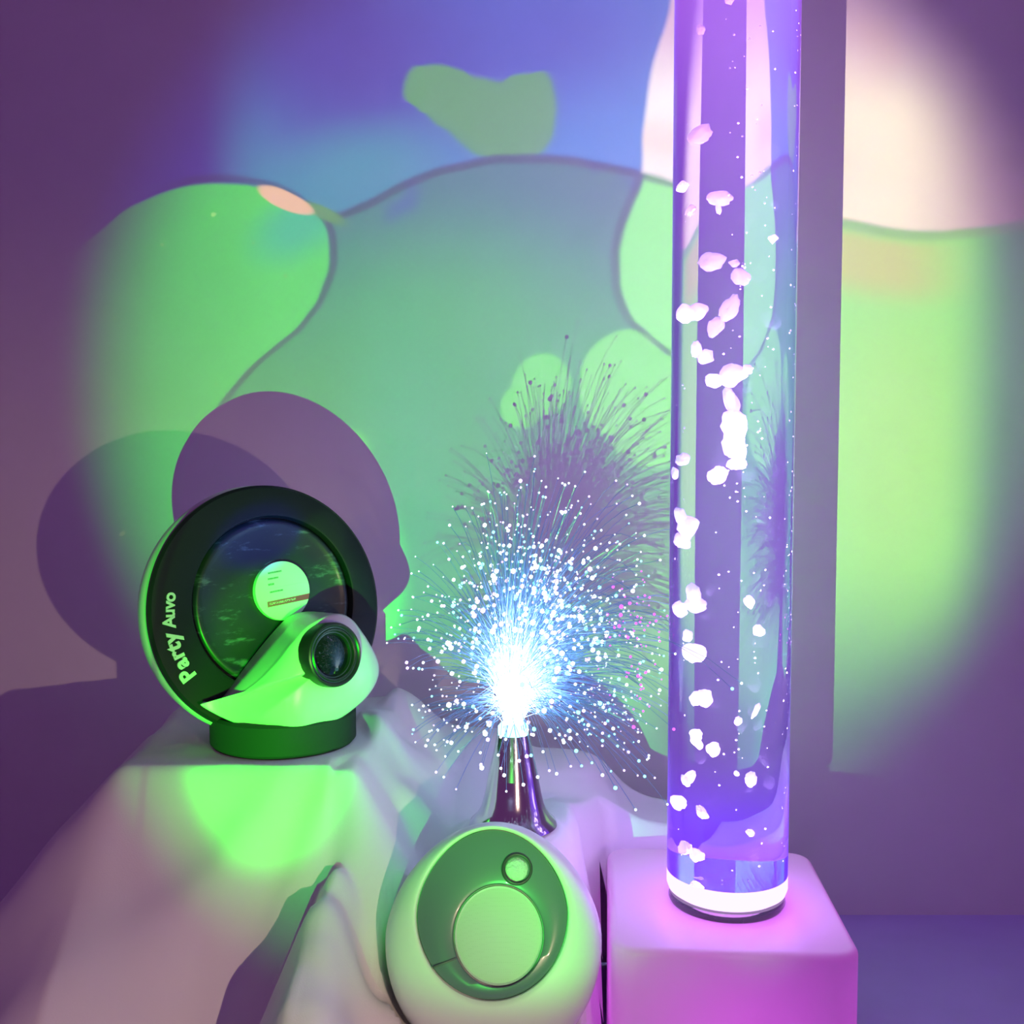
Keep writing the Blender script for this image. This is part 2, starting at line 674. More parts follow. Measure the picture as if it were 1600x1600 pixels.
def strand_mat(name, near, far, tip):
    m = bpy.data.materials.new(name)
    m.use_nodes = True
    nt = m.node_tree
    nt.nodes.remove(nt.nodes['Principled BSDF'])
    g = NG(nt)
    at = nt.nodes.new('ShaderNodeAttribute')
    at.attribute_name = 'along'
    t = at.outputs['Fac']
    e = nt.nodes.new('ShaderNodeEmission')
    nt.links.new(g.mix(g.step(t, 0.10, 0.55), near, far), e.inputs[0])
    nt.links.new(g.add(g.step(t, 0.08, 0.62, 6.0, 0.24), g.step(t, 0.97, 1.0, 0.0, 0.3)), e.inputs[1])
    d = nt.nodes.new('ShaderNodeBsdfGlossy')
    d.inputs['Roughness'].default_value = 0.3
    d.inputs['Color'].default_value = (0.35, 0.4, 0.5, 1)
    a = nt.nodes.new('ShaderNodeAddShader')
    nt.links.new(e.outputs[0], a.inputs[0])
    nt.links.new(d.outputs[0], a.inputs[1])
    nt.links.new(a.outputs[0], nt.nodes['Material Output'].inputs[0])
    m.cycles.emission_sampling = 'NONE'
    return m


m_strand = strand_mat('glowing_fibre_strand', (0.75, 1.0, 0.98), (0.10, 0.32, 1.0), None)
tipm = []
for nm, c, s in (('tip_white_blue', (0.75, 0.92, 1.0), 3.2), ('tip_cyan', (0.25, 0.9, 1.0), 3.0), ('tip_violet', (0.75, 0.55, 1.0), 2.6), ('tip_magenta', (0.9, 0.10, 1.0), 2.6)):
    t_ = emis(nm, c, s)
    t_.cycles.emission_sampling = 'NONE'
    tipm.append(t_)

FT = FM @ Vector((0, 0, HL + 0.004))


def make_strand(bm, lay, rng, core=False):
    # direction: a full head of fibres, leaning to the right and back, fewer drooping ones
    while True:
        u = rng.random()
        th = math.radians(6 + 92 * u ** 0.85) if rng.random() < 0.86 else math.radians(rng.uniform(85, 118))
        ph = rng.uniform(0, 2 * PI)
        d = Vector((math.sin(th) * math.cos(ph), math.sin(th) * math.sin(ph), math.cos(th)))
        bias = 0.62 + 0.38 * (d.x * 0.75 + d.z * 0.35)
        if rng.random() < bias:
            break
    L = rng.uniform(0.105, 0.205) if rng.random() < 0.8 else rng.uniform(0.06, 0.25)
    if th > math.radians(70):
        L *= rng.uniform(0.55, 0.85)
    if d.x < -0.4:
        L *= 0.82
    if d.y > 0.5:
        L *= 1.1
    if core:
        th = math.radians(56) * rng.random() ** 0.8
        d = Vector((math.sin(th) * math.cos(ph), math.sin(th) * math.sin(ph), math.cos(th)))
        L = rng.uniform(0.06, 0.145)
    d = (d + Vector((0.14, 0.05, 0.05))).normalized()
    L *= FS
    st = Vector((0, 0, 1))
    nseg = 8
    off = Vector((rng.uniform(-1, 1), rng.uniform(-1, 1), 0)) * 0.0075
    pts = []
    for k in range(nseg + 1):
        t = k / nseg
        # starts upright in the bundle and bends outward
        wgt = min(1, t / 0.55)
        wgt = wgt * wgt * (3 - 2 * wgt)
        straight = st * (L * t)
        bent = st * (L * 0.26 * min(1, t / 0.3)) + d * (L * max(0, t - 0.06) * 0.92)
        p = straight * (1 - wgt) + bent * wgt
        sag = 0.035 * (L / 0.18) ** 2 * t ** 3 * (0.3 + abs(math.sin(th)))
        pts.append(FT + off * (1 + t) + p - Vector((0, 0, sag)))
    rad = rng.choice((0.00022, 0.00026, 0.0003))
    rings = []
    for k, p in enumerate(pts):
        tg = (pts[min(k + 1, nseg)] - pts[max(k - 1, 0)]).normalized()
        sx = tg.cross(Vector((0.3, 0.9, 0.2))).normalized()
        sy = tg.cross(sx)
        ring = []
        for q in range(3):
            a = 2 * PI * q / 3
            v = bm.verts.new(p + (sx * math.cos(a) + sy * math.sin(a)) * rad)
            v[lay] = k / nseg
            ring.append(v)
        rings.append(ring)
    for a, c in zip(rings, rings[1:]):
        for q in range(3):
            bm.faces.new((a[q], a[(q + 1) % 3], c[(q + 1) % 3], c[q])).material_index = 0
    # the lit end: larger where it points at the viewer
    tg = (pts[-1] - pts[-2]).normalized()
    view = (Vector((0, 0, H)) - pts[-1]).normalized()
    face = max(0, tg.dot(view))
    tr = 0.00055 + 0.0006 * rng.random() + 0.0016 * face * rng.random() + (0.0011 * rng.random() if core else 0)
    mi = 1 + rng.choices((0, 1, 2), (6, 2, 2))[0]
    if pts[-1].x > 0.085 and FT.z + 0.02 < pts[-1].z < FT.z + 0.14 and rng.random() < 0.5:
        mi = 4  # tube's magenta light put into the colour of these tips
    r_ = bmesh.ops.create_icosphere(bm, subdivisions=1, radius=tr, matrix=Matrix.Translation(pts[-1]))
    for v in r_['verts']:
        v[lay] = 1.0
        for f in v.link_faces:
            f.material_index = mi
    return tr


rng = random.Random(5)
cand = []
for k in range(1520):
    bm = new()
    lay = bm.verts.layers.float.new('along')
    tr = make_strand(bm, lay, rng, k >= 1050)
    # strands stay clear of the tube, the projector and the cloth
    bad = False
    for v in bm.verts:
        if math.hypot(v.co.x - 0.1806, v.co.y - 0.895) < 0.054 or v.co.z < cloth_z(v.co.x, v.co.y) + 0.006 or v.co.y > 1.27:
            bad = True
            break
        if v.co.x < -0.110 and v.co.z < 0.57 and v.co.y > 0.78:
            bad = True
            break
    if bad:
        bm.free()
        continue
    cand.append((tr, bm))
cand.sort(key=lambda q: -q[0])
pick = cand[:100]
for tr, bm in pick:
    obj('fibre', bm, [m_strand] + tipm, fib)
bm = new()
lay = bm.verts.layers.float.new('along')
for tr, b2 in cand[100:]:
    l2 = b2.verts.layers.float['along']
    mp_ = {}
    for v in b2.verts:
        nv = bm.verts.new(v.co)
        nv[lay] = v[l2]
        mp_[v] = nv
    for f in b2.faces:
        bm.faces.new([mp_[v] for v in f.verts]).material_index = f.material_index
    b2.free()
obj('fibre_spray', bm, [m_strand] + tipm, fib, kind='stuff')

# ------------------------------------------------------------------ bubble tube
TX, TY = 0.1806, 0.895
PZ = 0.1924
TR = 0.0500
TOP = 1.06
m_plinth = mat('white_plinth_plastic', (0.78, 0.77, 0.80), 0.38, bump=0.02, bscale=200)
_nt = m_plinth.node_tree
_tr = _nt.nodes.new('ShaderNodeBsdfTranslucent')
_tr.inputs[0].default_value = (0.85, 0.78, 0.9, 1)
_mx = _nt.nodes.new('ShaderNodeMixShader')
_mx.inputs[0].default_value = 0.35
_nt.links.new(_nt.nodes['Principled BSDF'].outputs[0], _mx.inputs[1])
_nt.links.new(_tr.outputs[0], _mx.inputs[2])
_nt.links.new(_mx.outputs[0], _nt.nodes['Material Output'].inputs[0])
bt = thing('bubble_tube', 'tall clear water column glowing violet with rising bubbles, on a white square plinth', 'bubble tube lamp', (TX, TY, 0))


def rbox(bm, cx, cy, sx, sy, z0, z1, rc, rt, rot, n=8):
    """box with rounded upright corners and a rolled top edge"""
    def ring(ins, z):
        out = []
        hx, hy, rr = sx / 2 - ins, sy / 2 - ins, max(rc - ins, 0.001)
        for qx, qy, a0 in ((1, 1, 0), (-1, 1, PI / 2), (-1, -1, PI), (1, -1, 1.5 * PI)):
            for k in range(n + 1):
                a = a0 + (PI / 2) * k / n
                x = qx * (hx - rr) + rr * math.cos(a)
                y = qy * (hy - rr) + rr * math.sin(a)
                out.append(bm.verts.new((cx + x * math.cos(rot) - y * math.sin(rot), cy + x * math.sin(rot) + y * math.cos(rot), z)))
        return out
    rs = [ring(0, z0), ring(0, z1 - rt)]
    for k in range(1, 6):
        a = PI / 2 * k / 5
        rs.append(ring(rt * (1 - math.cos(a)), z1 - rt + rt * math.sin(a)))
    for a, c in zip(rs, rs[1:]):
        m_ = len(a)
        for k in range(m_):
            bm.faces.new((a[k], a[(k + 1) % m_], c[(k + 1) % m_], c[k]))
    bm.faces.new(rs[-1])
    bm.faces.new(list(reversed(rs[0])))


bm = new()
rbox(bm, 0.1770, 0.904, 0.188, 0.212, 0.0, PZ, 0.020, 0.006, math.radians(-4))
obj('plinth', fix(bm), m_plinth, bt, sharp=60, label='white square plinth with rounded corners')
TM = Matrix.Translation((TX, TY, 0))
# clear foot and glowing band
m_foot = mat('clear_acrylic_foot', (0.9, 0.85, 1.0), 0.08)
m_foot.node_tree.nodes['Principled BSDF'].inputs['Transmission Weight'].default_value = 0.9
bm = new()
lathe(bm, [(0.030, PZ), (0.047, PZ), (0.0485, PZ + 0.003), (0.0475, PZ + 0.0075), (0.030, PZ + 0.0075), (0.030, PZ)], TM, 96)
obj('foot_ring', fix(bm), m_foot, bt, sharp=40, label='clear ring foot under the band')
m_band = emis('led_band', (0.80, 0.50, 1.0), 1.9)
bm = new()
lathe(bm, [(0, PZ + 0.008), (0.044, PZ + 0.008), (0.0485, PZ + 0.011), (0.0500, PZ + 0.015), (0.0500, PZ + 0.0255), (0.0475, PZ + 0.0262), (0, PZ + 0.0262)], TM, 96)
obj('light_band', fix(bm), m_band, bt, sharp=40, label='bright white lit band at the foot')

# acrylic wall and water, their LED glow put in as volume emission
m_tube = bpy.data.materials.new('glowing_acrylic_and_water')
m_tube.use_nodes = True
nt = m_tube.node_tree
nt.nodes.remove(nt.nodes['Principled BSDF'])
g = NG(nt)
gl = nt.nodes.new('ShaderNodeBsdfGlass')
gl.inputs['IOR'].default_value = 1.38
gl.inputs['Roughness'].default_value = 0.0
gl.inputs['Color'].default_value = (0.97, 0.95, 1.0, 1)
nt.links.new(gl.outputs[0], nt.nodes['Material Output'].inputs['Surface'])
sep = nt.nodes.new('ShaderNodeSeparateXYZ')
nt.links.new(g.obj(), sep.inputs[0])
rad = g.m('SQRT', g.add(g.mul(sep.outputs[0], sep.outputs[0]), g.mul(sep.outputs[1], sep.outputs[1])))
wallm = g.step(rad, 0.0445, 0.0465)
hz = sep.outputs[2]
nearfoot = g.step(hz, PZ + 0.02, PZ + 0.14, 1.0, 0.0)
ev = nt.nodes.new('ShaderNodeEmission')
topglow = g.step(hz, 0.66, 0.98)
nt.links.new(g.mix(topglow, g.mix(nearfoot, (0.22, 0.06, 1.0), (0.13, 0.003, 1.0)), (0.46, 0.14, 1.0)), ev.inputs[0])
nt.links.new(g.add(g.mul(wallm, g.add(20.0, g.mul(topglow, 12.0))), g.add(0.3, g.add(g.mul(topglow, 3.0), g.mul(nearfoot, 9.0)))), ev.inputs[1])
ab = nt.nodes.new('ShaderNodeVolumeAbsorption')
ab.inputs['Color'].default_value = (0.62, 0.36, 0.97, 1)
nt.links.new(g.add(1.5, g.mul(nearfoot, 7.0)), ab.inputs['Density'])
av = nt.nodes.new('ShaderNodeAddShader')
nt.links.new(ev.outputs[0], av.inputs[0])
nt.links.new(ab.outputs[0], av.inputs[1])
nt.links.new(av.outputs[0], nt.nodes['Material Output'].inputs['Volume'])
bm = new()
lathe(bm, [(0, PZ + 0.0264), (TR, PZ + 0.0264), (TR, TOP), (0, TOP)], TM, 160)
obj('water_column', fix(bm), m_tube, bt, sharp=40, label='clear tube of water with glowing violet edges')
bm = new()
lathe(bm, [(0, TOP + 0.0003), (0.053, TOP + 0.0003), (0.054, TOP + 0.003), (0.054, TOP + 0.02), (0.05, TOP + 0.024), (0, TOP + 0.025)], TM, 96)
obj('cap', fix(bm), m_plinth, bt, sharp=40)

m_bub = bpy.data.materials.new('white_air_bubble')
m_bub.use_nodes = True
nt = m_bub.node_tree
nt.nodes.remove(nt.nodes['Principled BSDF'])
d1 = nt.nodes.new('ShaderNodeBsdfDiffuse')
d1.inputs[0].default_value = (0.95, 0.93, 1, 1)
d2 = nt.nodes.new('ShaderNodeBsdfTranslucent')
d2.inputs[0].default_value = (0.95, 0.93, 1, 1)
mx = nt.nodes.new('ShaderNodeMixShader')
nt.links.new(d1.outputs[0], mx.inputs[1])
nt.links.new(d2.outputs[0], mx.inputs[2])
nt.links.new(mx.outputs[0], nt.nodes['Material Output'].inputs[0])

BUB_GLARE = [(1137, 13, 14, 14), (1085, 59, 14, 14), (1107, 210, 28, 26), (1119, 318, 36, 20), (1062, 292, 24, 14), (1060, 336, 18, 16), (1118, 411, 34, 24), (1078, 490, 26, 26), (1098, 487, 28, 24),  # the pair at the left edge stands in for reflections
       (1139, 485, 24, 36), (1121, 513, 22, 28), (1079, 548, 17, 22), (1106, 559, 22, 22), (1110, 597, 30, 20), (1143, 588, 36, 32), (1163, 580, 14, 14), (1147, 628, 18, 40), (1143, 665, 34, 44), (1148, 695, 32, 44),  # the tall plume stands in for the fibre lamp's glare in the tube
       (1155, 725, 26, 18), (1124, 742, 26, 26), (1060, 718, 26, 18), (1057, 740, 16, 18), (1055, 806, 22, 26), (1074, 822, 34, 30), (1068, 845, 30, 24), (1076, 925, 22, 30), (1082, 942, 36, 22), (1065, 952, 24, 24),
       (1066, 990, 18, 18), (1088, 1018, 34, 30), (1087, 1087, 18, 22), (1109, 1089, 20, 26), (1081, 1140, 20, 18), (1096, 1158, 14, 20), (1112, 1162, 20, 22), (1067, 1215, 14, 18), (1087, 1215, 14, 26),
       (1068, 1256, 26, 22), (1098, 1262, 14, 22), (1071, 1322, 22, 20), (1093, 1332, 20, 20), (1081, 1368, 24, 26), (1169, 936, 14, 18), (1181, 979, 16, 16), (1177, 1101, 8, 22), (1157, 1123, 10, 12),
       (1173, 1212, 14, 22), (1169, 1290, 10, 12), (1203, 380, 12, 12), (1146, 1196, 8, 8), (1150, 415, 14, 10), (1153, 440, 24, 26), (1118, 334, 8, 16)]


def tube_pt(px, py, ylocal=0.0):
    """a point in the water that appears at about px, py"""
    p = W(px, py, TY)
    dx = (p.x - TX)
    dx = max(-0.044, min(0.044, dx)) / 1.33
    return Vector((TX + dx, TY + ylocal, p.z))


def blob(bm, c, rx, rz, rng, sub=3, rough=0.35):
    sd = Vector((rng.uniform(0, 99), rng.uniform(0, 99), rng.uniform(0, 99)))
    r_ = bmesh.ops.create_icosphere(bm, subdivisions=sub, radius=1)
    rot = Matrix.Rotation(rng.uniform(-0.5, 0.5), 3, 'Y')
    for v in r_['verts']:
        n_ = v.co.normalized()
        s = 1 + rough * noise.noise(n_ * 1.3 + sd) + rough * 0.5 * noise.noise(n_ * 3 + sd)
        q = rot @ Vector((n_.x * rx * s, n_.y * rx * 0.9 * s, n_.z * rz * s))
        v.co = c + q


rb = random.Random(3)
for (px, py, w_, h_) in BUB_GLARE:
    k = 0.9 / F
    c = tube_pt(px, py, rb.uniform(-0.012, 0.012))
    bm = new()
    blob(bm, c, w_ * k / 2 / 1.2, h_ * k / 2 * 1.05, rb)
    obj('bubble', bm, m_bub, bt)  # the glare shapes are built as bubbles too
bm = new()
for k in range(230):
    py = rb.uniform(30, 1360)
    if rb.random() < 0.45:
        a = rb.choice((-1, 1)) * rb.uniform(0.75, 0.97)
        if a < 0 and rb.random() < 0.6:
            a = -a
    else:
        a = rb.uniform(-0.3, 0.5)
    p = W(1140, py, TY)
    rr = 0.047 * rb.uniform(0.4, 1)
    c = Vector((TX + a * 0.046, TY - math.sqrt(max(0, 0.0465 ** 2 - (a * 0.046) ** 2)) * rb.uniform(0.2, 0.95), p.z))
    bmesh.ops.create_icosphere(bm, subdivisions=1, radius=rb.uniform(0.0004, 0.0010), matrix=Matrix.Translation(c))
obj('fine_bubbles', bm, m_bub, bt, kind='stuff')

# ------------------------------------------------------------------ sound machine
sx_, sy_ = -0.0127, 0.70
SS = 1.168
sc = W(771, 1426, 0.820)
tl = math.radians(24)
sn = Vector((-0.02, -math.cos(tl), math.sin(tl))).normalized()
SM = frame(sc, sn) @ Matrix.Scale(SS, 4)
m_shell = mat('matt_white_shell', (0.76, 0.77, 0.76), 0.45, spec=0.4)
m_panel = mat('grey_translucent_panel', (0.125, 0.165, 0.195), 0.3, spec=0.5, coat=0.2)
m_grille = bpy.data.materials.new('woven_speaker_grille')
m_grille.use_nodes = True
nt = m_grille.node_tree
g = NG(nt)
b = nt.nodes['Principled BSDF']
b.inputs['Roughness'].default_value = 0.75
vor = nt.nodes.new('ShaderNodeTexVoronoi')
vor.inputs['Scale'].default_value = 620
vor.inputs['Randomness'].default_value = 0.1
nt.links.new(g.obj(), vor.inputs['Vector'])
nt.links.new(g.mix(g.step(vor.outputs['Distance'], 0.12, 0.35), (0.55, 0.56, 0.55), (0.60, 0.61, 0.60)), b.inputs['Base Color'])

k7 = 0.718 / F


def egg(t):
    """outline of the body: rounded below, narrower above"""
    c, s = math.cos(t), math.sin(t)
    wx = 1.0 - 0.13 * max(0, s) ** 1.2 + (0.03 * -s if s < 0 else 0)
    return (c * wx, s * (1.0 if s > 0 else 1.12))


def eggp(t):
    c, s = math.cos(t), math.sin(t)
    return (c * (1.0 - 0.05 * s), s * 1.06)


zr = 0.0715
sbase = Vector((sc.x, sc.y + 0.018, on_cloth(sc.x, sc.y + 0.018) + 0.0004))
snd = thing('sound_machine', 'egg shaped white sound machine with grey oval face and round speaker grille', 'sound machine', sbase)
FW = 0.0485


def face_o(t):
    """oval of the face"""
    c, s_ = math.cos(t), math.sin(t)
    return (c * (1.0 - 0.10 * max(0, s_) ** 1.3), s_ * 1.06)


bm = new()
prof = [(0.0, -0.064, 1), (0.030, -0.062, 1), (0.050, -0.054, 1), (0.064, -0.040, 1), (0.0705, -0.022, 1), (zr, -0.006, 1), (0.0695, 0.006, 0.95), (0.0655, 0.0150, 0.75), (0.0600, 0.0205, 0.5), (0.0545, 0.0240, 0.25),
        (0.0512, 0.0254, 0.08), (0.0496, 0.0254, 0.0), (0.0489, 0.0246, 0.0), (0.0486, 0.0212, 0), (0.046, 0.0205, 0)]
prev = None
for r_, h_, w_ in prof:
    ring = []
    for k in range(96):
        t = 2 * PI * k / 96
        e1, e0 = egg(t), face_o(t)
        x = r_ * (e1[0] * w_ + e0[0] * (1 - w_))
        y = r_ * (e1[1] * w_ + e0[1] * (1 - w_)) - 0.013 * w_
        ring.append(bm.verts.new(SM @ Vector((x, y, h_))))
    if prev:
        for k in range(96):
            bm.faces.new((prev[k], prev[(k + 1) % 96], ring[(k + 1) % 96], ring[k]))
    prev = ring
obj('shell', fix(bm), m_shell, snd, label='white egg shaped outer shell')
def s_on(px, py, h):
    r = ray(px, py)
    o_ = Vector((0, 0, H))
    h = h * SS
    t = (sc + sn * h - o_).dot(sn) / r.dot(sn)
    return o_ + r * t



# the soft cloth gives way under the rounded body
from mathutils.bvhtree import BVHTree
_sh = [o_ for o_ in snd.children if o_.name.startswith('shell')][0]
_bvh = BVHTree.FromPolygons([v.co + WL[snd] for v in _sh.data.vertices], [tuple(p.vertices) for p in _sh.data.polygons])
for v in cl.data.vertices:
    if abs(v.co.x - sc.x) < 0.12 and abs(v.co.y - sc.y) < 0.14:
        low_hit = None
        for ox, oy in ((0, 0), (0.005, 0), (-0.005, 0), (0, 0.005), (0, -0.005)):
            h_ = _bvh.ray_cast(Vector((v.co.x + ox, v.co.y + oy, -0.2)), Vector((0, 0, 1)))
            if h_[0] is not None:
                low_hit = h_[0].z if low_hit is None else min(low_hit, h_[0].z)
        if low_hit is not None and v.co.z > low_hit - 0.0045:
            v.co.z = low_hit - 0.0045 - (0.0022 if v.index < len(cl.data.vertices) / 2 else 0)
gc = s_on(779, 1461, 0.024)
gof = SM.inverted() @ gc
GM = SM @ Matrix.Translation((gof.x, gof.y, 0))
rg = 69.5 * k7 * 0.98
bm = new()
# face panel: a ring from the oval rim to the round grille opening
outer = []
NP = 96
rows_ = []
for w_, hh in ((0, 0.0212), (0.02, 0.0236), (0.08, 0.0243), (0.5, 0.0262), (0.92, 0.0268), (0.98, 0.0262), (1.0, 0.0225)):
    row = []
    for k in range(NP):
        t = 2 * PI * k / NP
        ex, ey = face_o(t)
        ax, ay = 0.0484 * ex, 0.0484 * ey
        bx_, by_ = gof.x + rg * math.cos(t), gof.y + rg * math.sin(t) * 1.06
        row.append(bm.verts.new(SM @ Vector((ax + (bx_ - ax) * w_, ay + (by_ - ay) * w_, hh))))
    rows_.append(row)
for a, c in zip(rows_, rows_[1:]):
    for k in range(NP):
        bm.faces.new((a[k], a[(k + 1) % NP], c[(k + 1) % NP], c[k]))
pan = obj('face_panel', fix(bm), m_panel, snd, sharp=50, label='smoky grey oval face panel')
# seam of the lid low on the left
sp = [W(674, 1505, sc.y - 0.02), W(715, 1490, sc.y - 0.02)]
bm = new()


lathe(bm, [(rg * 1.005, 0.0215), (rg * 0.985, 0.0215), (rg * 0.97, 0.0232), (rg * 0.93, 0.0222), (rg * 0.88, 0.0226), (rg * 0.6, 0.0240), (rg * 0.3, 0.0248), (0, 0.025)], GM, 72, lambda t: (math.cos(t), math.sin(t) * 1.06))
obj('speaker_grille', fix(bm), m_grille, snd, sharp=50, label='round pale woven speaker grille')
# little projection window
wc = s_on(808, 1358, 0.027)
WM = frame(wc, (sn + Vector((0.12, 0, 0.1))).normalized()) @ Matrix.Scale(SS, 4)
bm = new()
lathe(bm, [(0.0105, -0.008), (0.0100, 0.0005), (0.0092, 0.0016), (0.0082, 0.001), (0.0078, -0.002)], WM, 48)
pw = obj('projection_window', fix(bm), mat('dark_window_ring', (0.05, 0.055, 0.06), 0.35), snd, label='small dark ringed window')
bm = new()
bmesh.ops.create_icosphere(bm, subdivisions=3, radius=1, matrix=WM @ Matrix.Translation((0, 0, -0.0015)) @ Matrix.Diagonal((0.0078, 0.0078, 0.0035, 1)))
for v in bm.verts:
    v.co += sn * 0.0009 * noise.noise(v.co * 600)
m_gem = mat('frosted_faceted_lens', (0.62, 0.66, 0.64), 0.12, spec=0.8, bump=0.9, bscale=420)
obj('faceted_lens', bm, m_gem, pw, label='bright faceted lens')
# seam
bm = new()
pa, pb = s_on(676, 1512, 0.0262), s_on(713, 1497, 0.0270)
dv = (pb - pa)
bmesh.ops.create_cube(bm, size=1, matrix=frame((pa + pb) / 2, dv.normalized(), sn) @ Matrix.Diagonal((0.0016, 0.0007, dv.length, 1)))
obj('seam', bm, mat('dark_seam', (0.12, 0.13, 0.14), 0.6), pan)
# foot
bm = new()
lathe(bm, [(0, 0), (0.040, 0), (0.043, 0.004), (0.046, 0.03), (0, 0.032)], Matrix.Translation(sbase), 64)
obj('foot', fix(bm), m_shell, snd, sharp=50)

# ------------------------------------------------------------------ light: world, lamps
w = bpy.data.worlds.new('dim_violet_room')
SC.world = w
w.use_nodes = True
bg = w.node_tree.nodes['Background']
bg.inputs[0].default_value = (0.58, 0.17, 0.70, 1)
bg.inputs[1].default_value = 0.185


def lamp(name, kind, loc_, energy, color=(1, 1, 1), size=0.0, aim=None):
    d = bpy.data.lights.new(name, kind)
    d.energy = energy
    d.color = color
    if kind == 'AREA':
        d.size = size
    else:
        d.shadow_soft_size = size
    o_ = bpy.data.objects.new(name, d)
    COL.objects.link(o_)
    o_.location = loc_
    if aim is not None:
        o_.rotation_euler = (Vector(aim) - Vector(loc_)).to_track_quat('-Z', 'Y').to_euler()
    return o_


# warm second projector
s2 = lamp('warm_projector_lamp', 'SPOT', L2, 12, (1.0, 0.68, 0.50), 0.004, (-0.60, 1.3, 0.10))
s2.data.spot_size = math.radians(60)
s2.data.spot_blend = 1.0

# light of the bubble tube: foot LEDs, the beam up through the water, the column's own glow
for k in range(16):
    a = 2 * PI * (k + 0.5) / 16
    lamp('foot_led', 'POINT', (TX + 0.055 * math.cos(a), TY + 0.055 * math.sin(a), PZ + 0.026), 0.014, (0.40, 0.06, 1.0), 0.0)
be = lamp('water_beam_led', 'SPOT', (TX, TY, PZ + 0.030), 1.0, (0.88, 0.74, 1.0), 0.0, (TX, TY, 2))
be.data.spot_size = math.radians(170)
be.data.use_nodes = True
bnt = be.data.node_tree
fall = bnt.nodes.new('ShaderNodeLightFalloff')
fall.inputs['Strength'].default_value = 1300.0
em = [n for n in bnt.nodes if n.type == 'EMISSION'][0]
bnt.links.new(fall.outputs['Constant'], em.inputs['Strength'])
lamp('plinth_led', 'POINT', (TX, TY - 0.01, 0.110), 0.44, (0.85, 0.08, 0.85), 0.0)
for z in (0.58, 0.76, 0.95):
    lamp('column_glow', 'POINT', (TX + 0.01, TY + 0.085, z), 0.06, (0.45, 0.12, 1.0), 0.0)
lamp('fibre_glow', 'POINT', FT + Vector((0.01, 0, 0.05)), 0.06, (0.35, 0.75, 1.0), 0.02)

# oil projector: a spot whose slide is a drawn pattern of coloured oil
s1 = lamp('oil_projector_lamp', 'SPOT', L1, 10, (1, 1, 1), 0.0)
s1.rotation_euler = (PI / 2, 0, 0)
s1.data.spot_size = math.radians(150)
s1.data.spot_blend = 0.0
K1 = 72.0
s1.data.energy = K1
s1.data.use_nodes = True
nt = s1.data.node_tree
g = NG(nt)
em = [n for n in nt.nodes if n.type == 'EMISSION'][0]
tc = nt.nodes.new('ShaderNodeTexCoord')
sep = nt.nodes.new('ShaderNodeSeparateXYZ')
nt.links.new(tc.outputs['Normal'], sep.inputs[0])
den = g.mul(sep.outputs[2], -1.0)
U = g.div(sep.outputs[0], den)
V = g.div(sep.outputs[1], den)
flat = g.m('POWER', g.add(1.0, g.add(g.mul(U, U), g.mul(V, V))), 1.5)
# slide units: millimetres on the wall
SX = g.add(g.mul(U, 1000 * FRONT), 1000 * L1.x)
SZ = g.add(g.mul(V, 1000 * FRONT), 1000 * L1.z)
cmb = nt.nodes.new('ShaderNodeCombineXYZ')
nt.links.new(SX, cmb.inputs[0])
nt.links.new(SZ, cmb.inputs[1])
PV = cmb.outputs[0]
# gentle wobble of every edge
wob = g.mul(g.sub(g.noise(PV, 0.012, 2), 0.5), 10.0)
PXn = g.add(SX, wob)
PZn = g.add(SZ, g.mul(g.sub(g.noise(PV, 0.010, 2), 0.5), 8.0))


def S(px, py):
    p = W(px, py, WALL_Y)
    return 1000 * p.x, 1000 * p.z


MM = 1000 * 1.30 / F
AMB = (0.085, 0.045, 0.125)


def col(c):
    return tuple(max(0.0, a - q) / 1.0 for a, q in zip(lin(c), AMB))


def yx(pts):
    """boundary z = f(x)"""
    return g.curve(PXn, [S(*p) for p in pts])


def xy(pts):
    """boundary x = f(z)"""
    return g.curve(PZn, [tuple(reversed(S(*p))) for p in pts])


def ell(cx, cy, rx, ry, rot=0.0, soft=0.12):
    """soft ellipse mask"""
    x0, z0 = S(cx, cy)
    dx, dz = g.sub(PXn, x0), g.sub(PZn, z0)
    c, s = math.cos(math.radians(rot)), math.sin(math.radians(rot))
    a = g.div(g.add(g.mul(dx, c), g.mul(dz, -s)), rx * MM)
    b_ = g.div(g.add(g.mul(dx, s), g.mul(dz, c)), ry * MM)
    d = g.m('SQRT', g.add(g.mul(a, a), g.mul(b_, b_)))
    return g.step(d, 1 + soft, 1 - soft)


def polar(cx, cy, pts, soft=6.0):
    """closed blob given by points round a centre"""
    x0, z0 = S(cx, cy)
    q = sorted((math.atan2(S(*p)[1] - z0, S(*p)[0] - x0), math.hypot(S(*p)[0] - x0, S(*p)[1] - z0)) for p in pts)
    q = [(q[-1][0] - 2 * PI, q[-1][1])] + q + [(q[0][0] + 2 * PI, q[0][1])]
    dx, dz = g.sub(PXn, x0), g.sub(PZn, z0)
    R_ = g.curve(g.m('ARCTAN2', dz, dx), q)
    return g.step(g.sub(R_, g.m('SQRT', g.add(g.mul(dx, dx), g.mul(dz, dz)))), -soft, soft)


def mn(a, b_): return g.m('MINIMUM', a, b_)
def mx_(a, b_): return g.m('MAXIMUM', a, b_)


soft_n = g.noise(PV, 0.006, 3)
# base: teal green oil
c = g.mix(g.step(SZ, S(0, 640)[1], S(0, 300)[1]), col((84, 184, 96)), col((78, 142, 138)))
c = g.mix(ell(1000, 1050, 210, 260, 0, 0.7), c, col((120, 205, 112)))
c = g.mix(ell(720, 560, 220, 170, 0, 0.8), c, col((84, 192, 98)))
c = g.mix(ell(620, 880, 90, 330, 0, 0.6), c, col((84, 196, 118)))
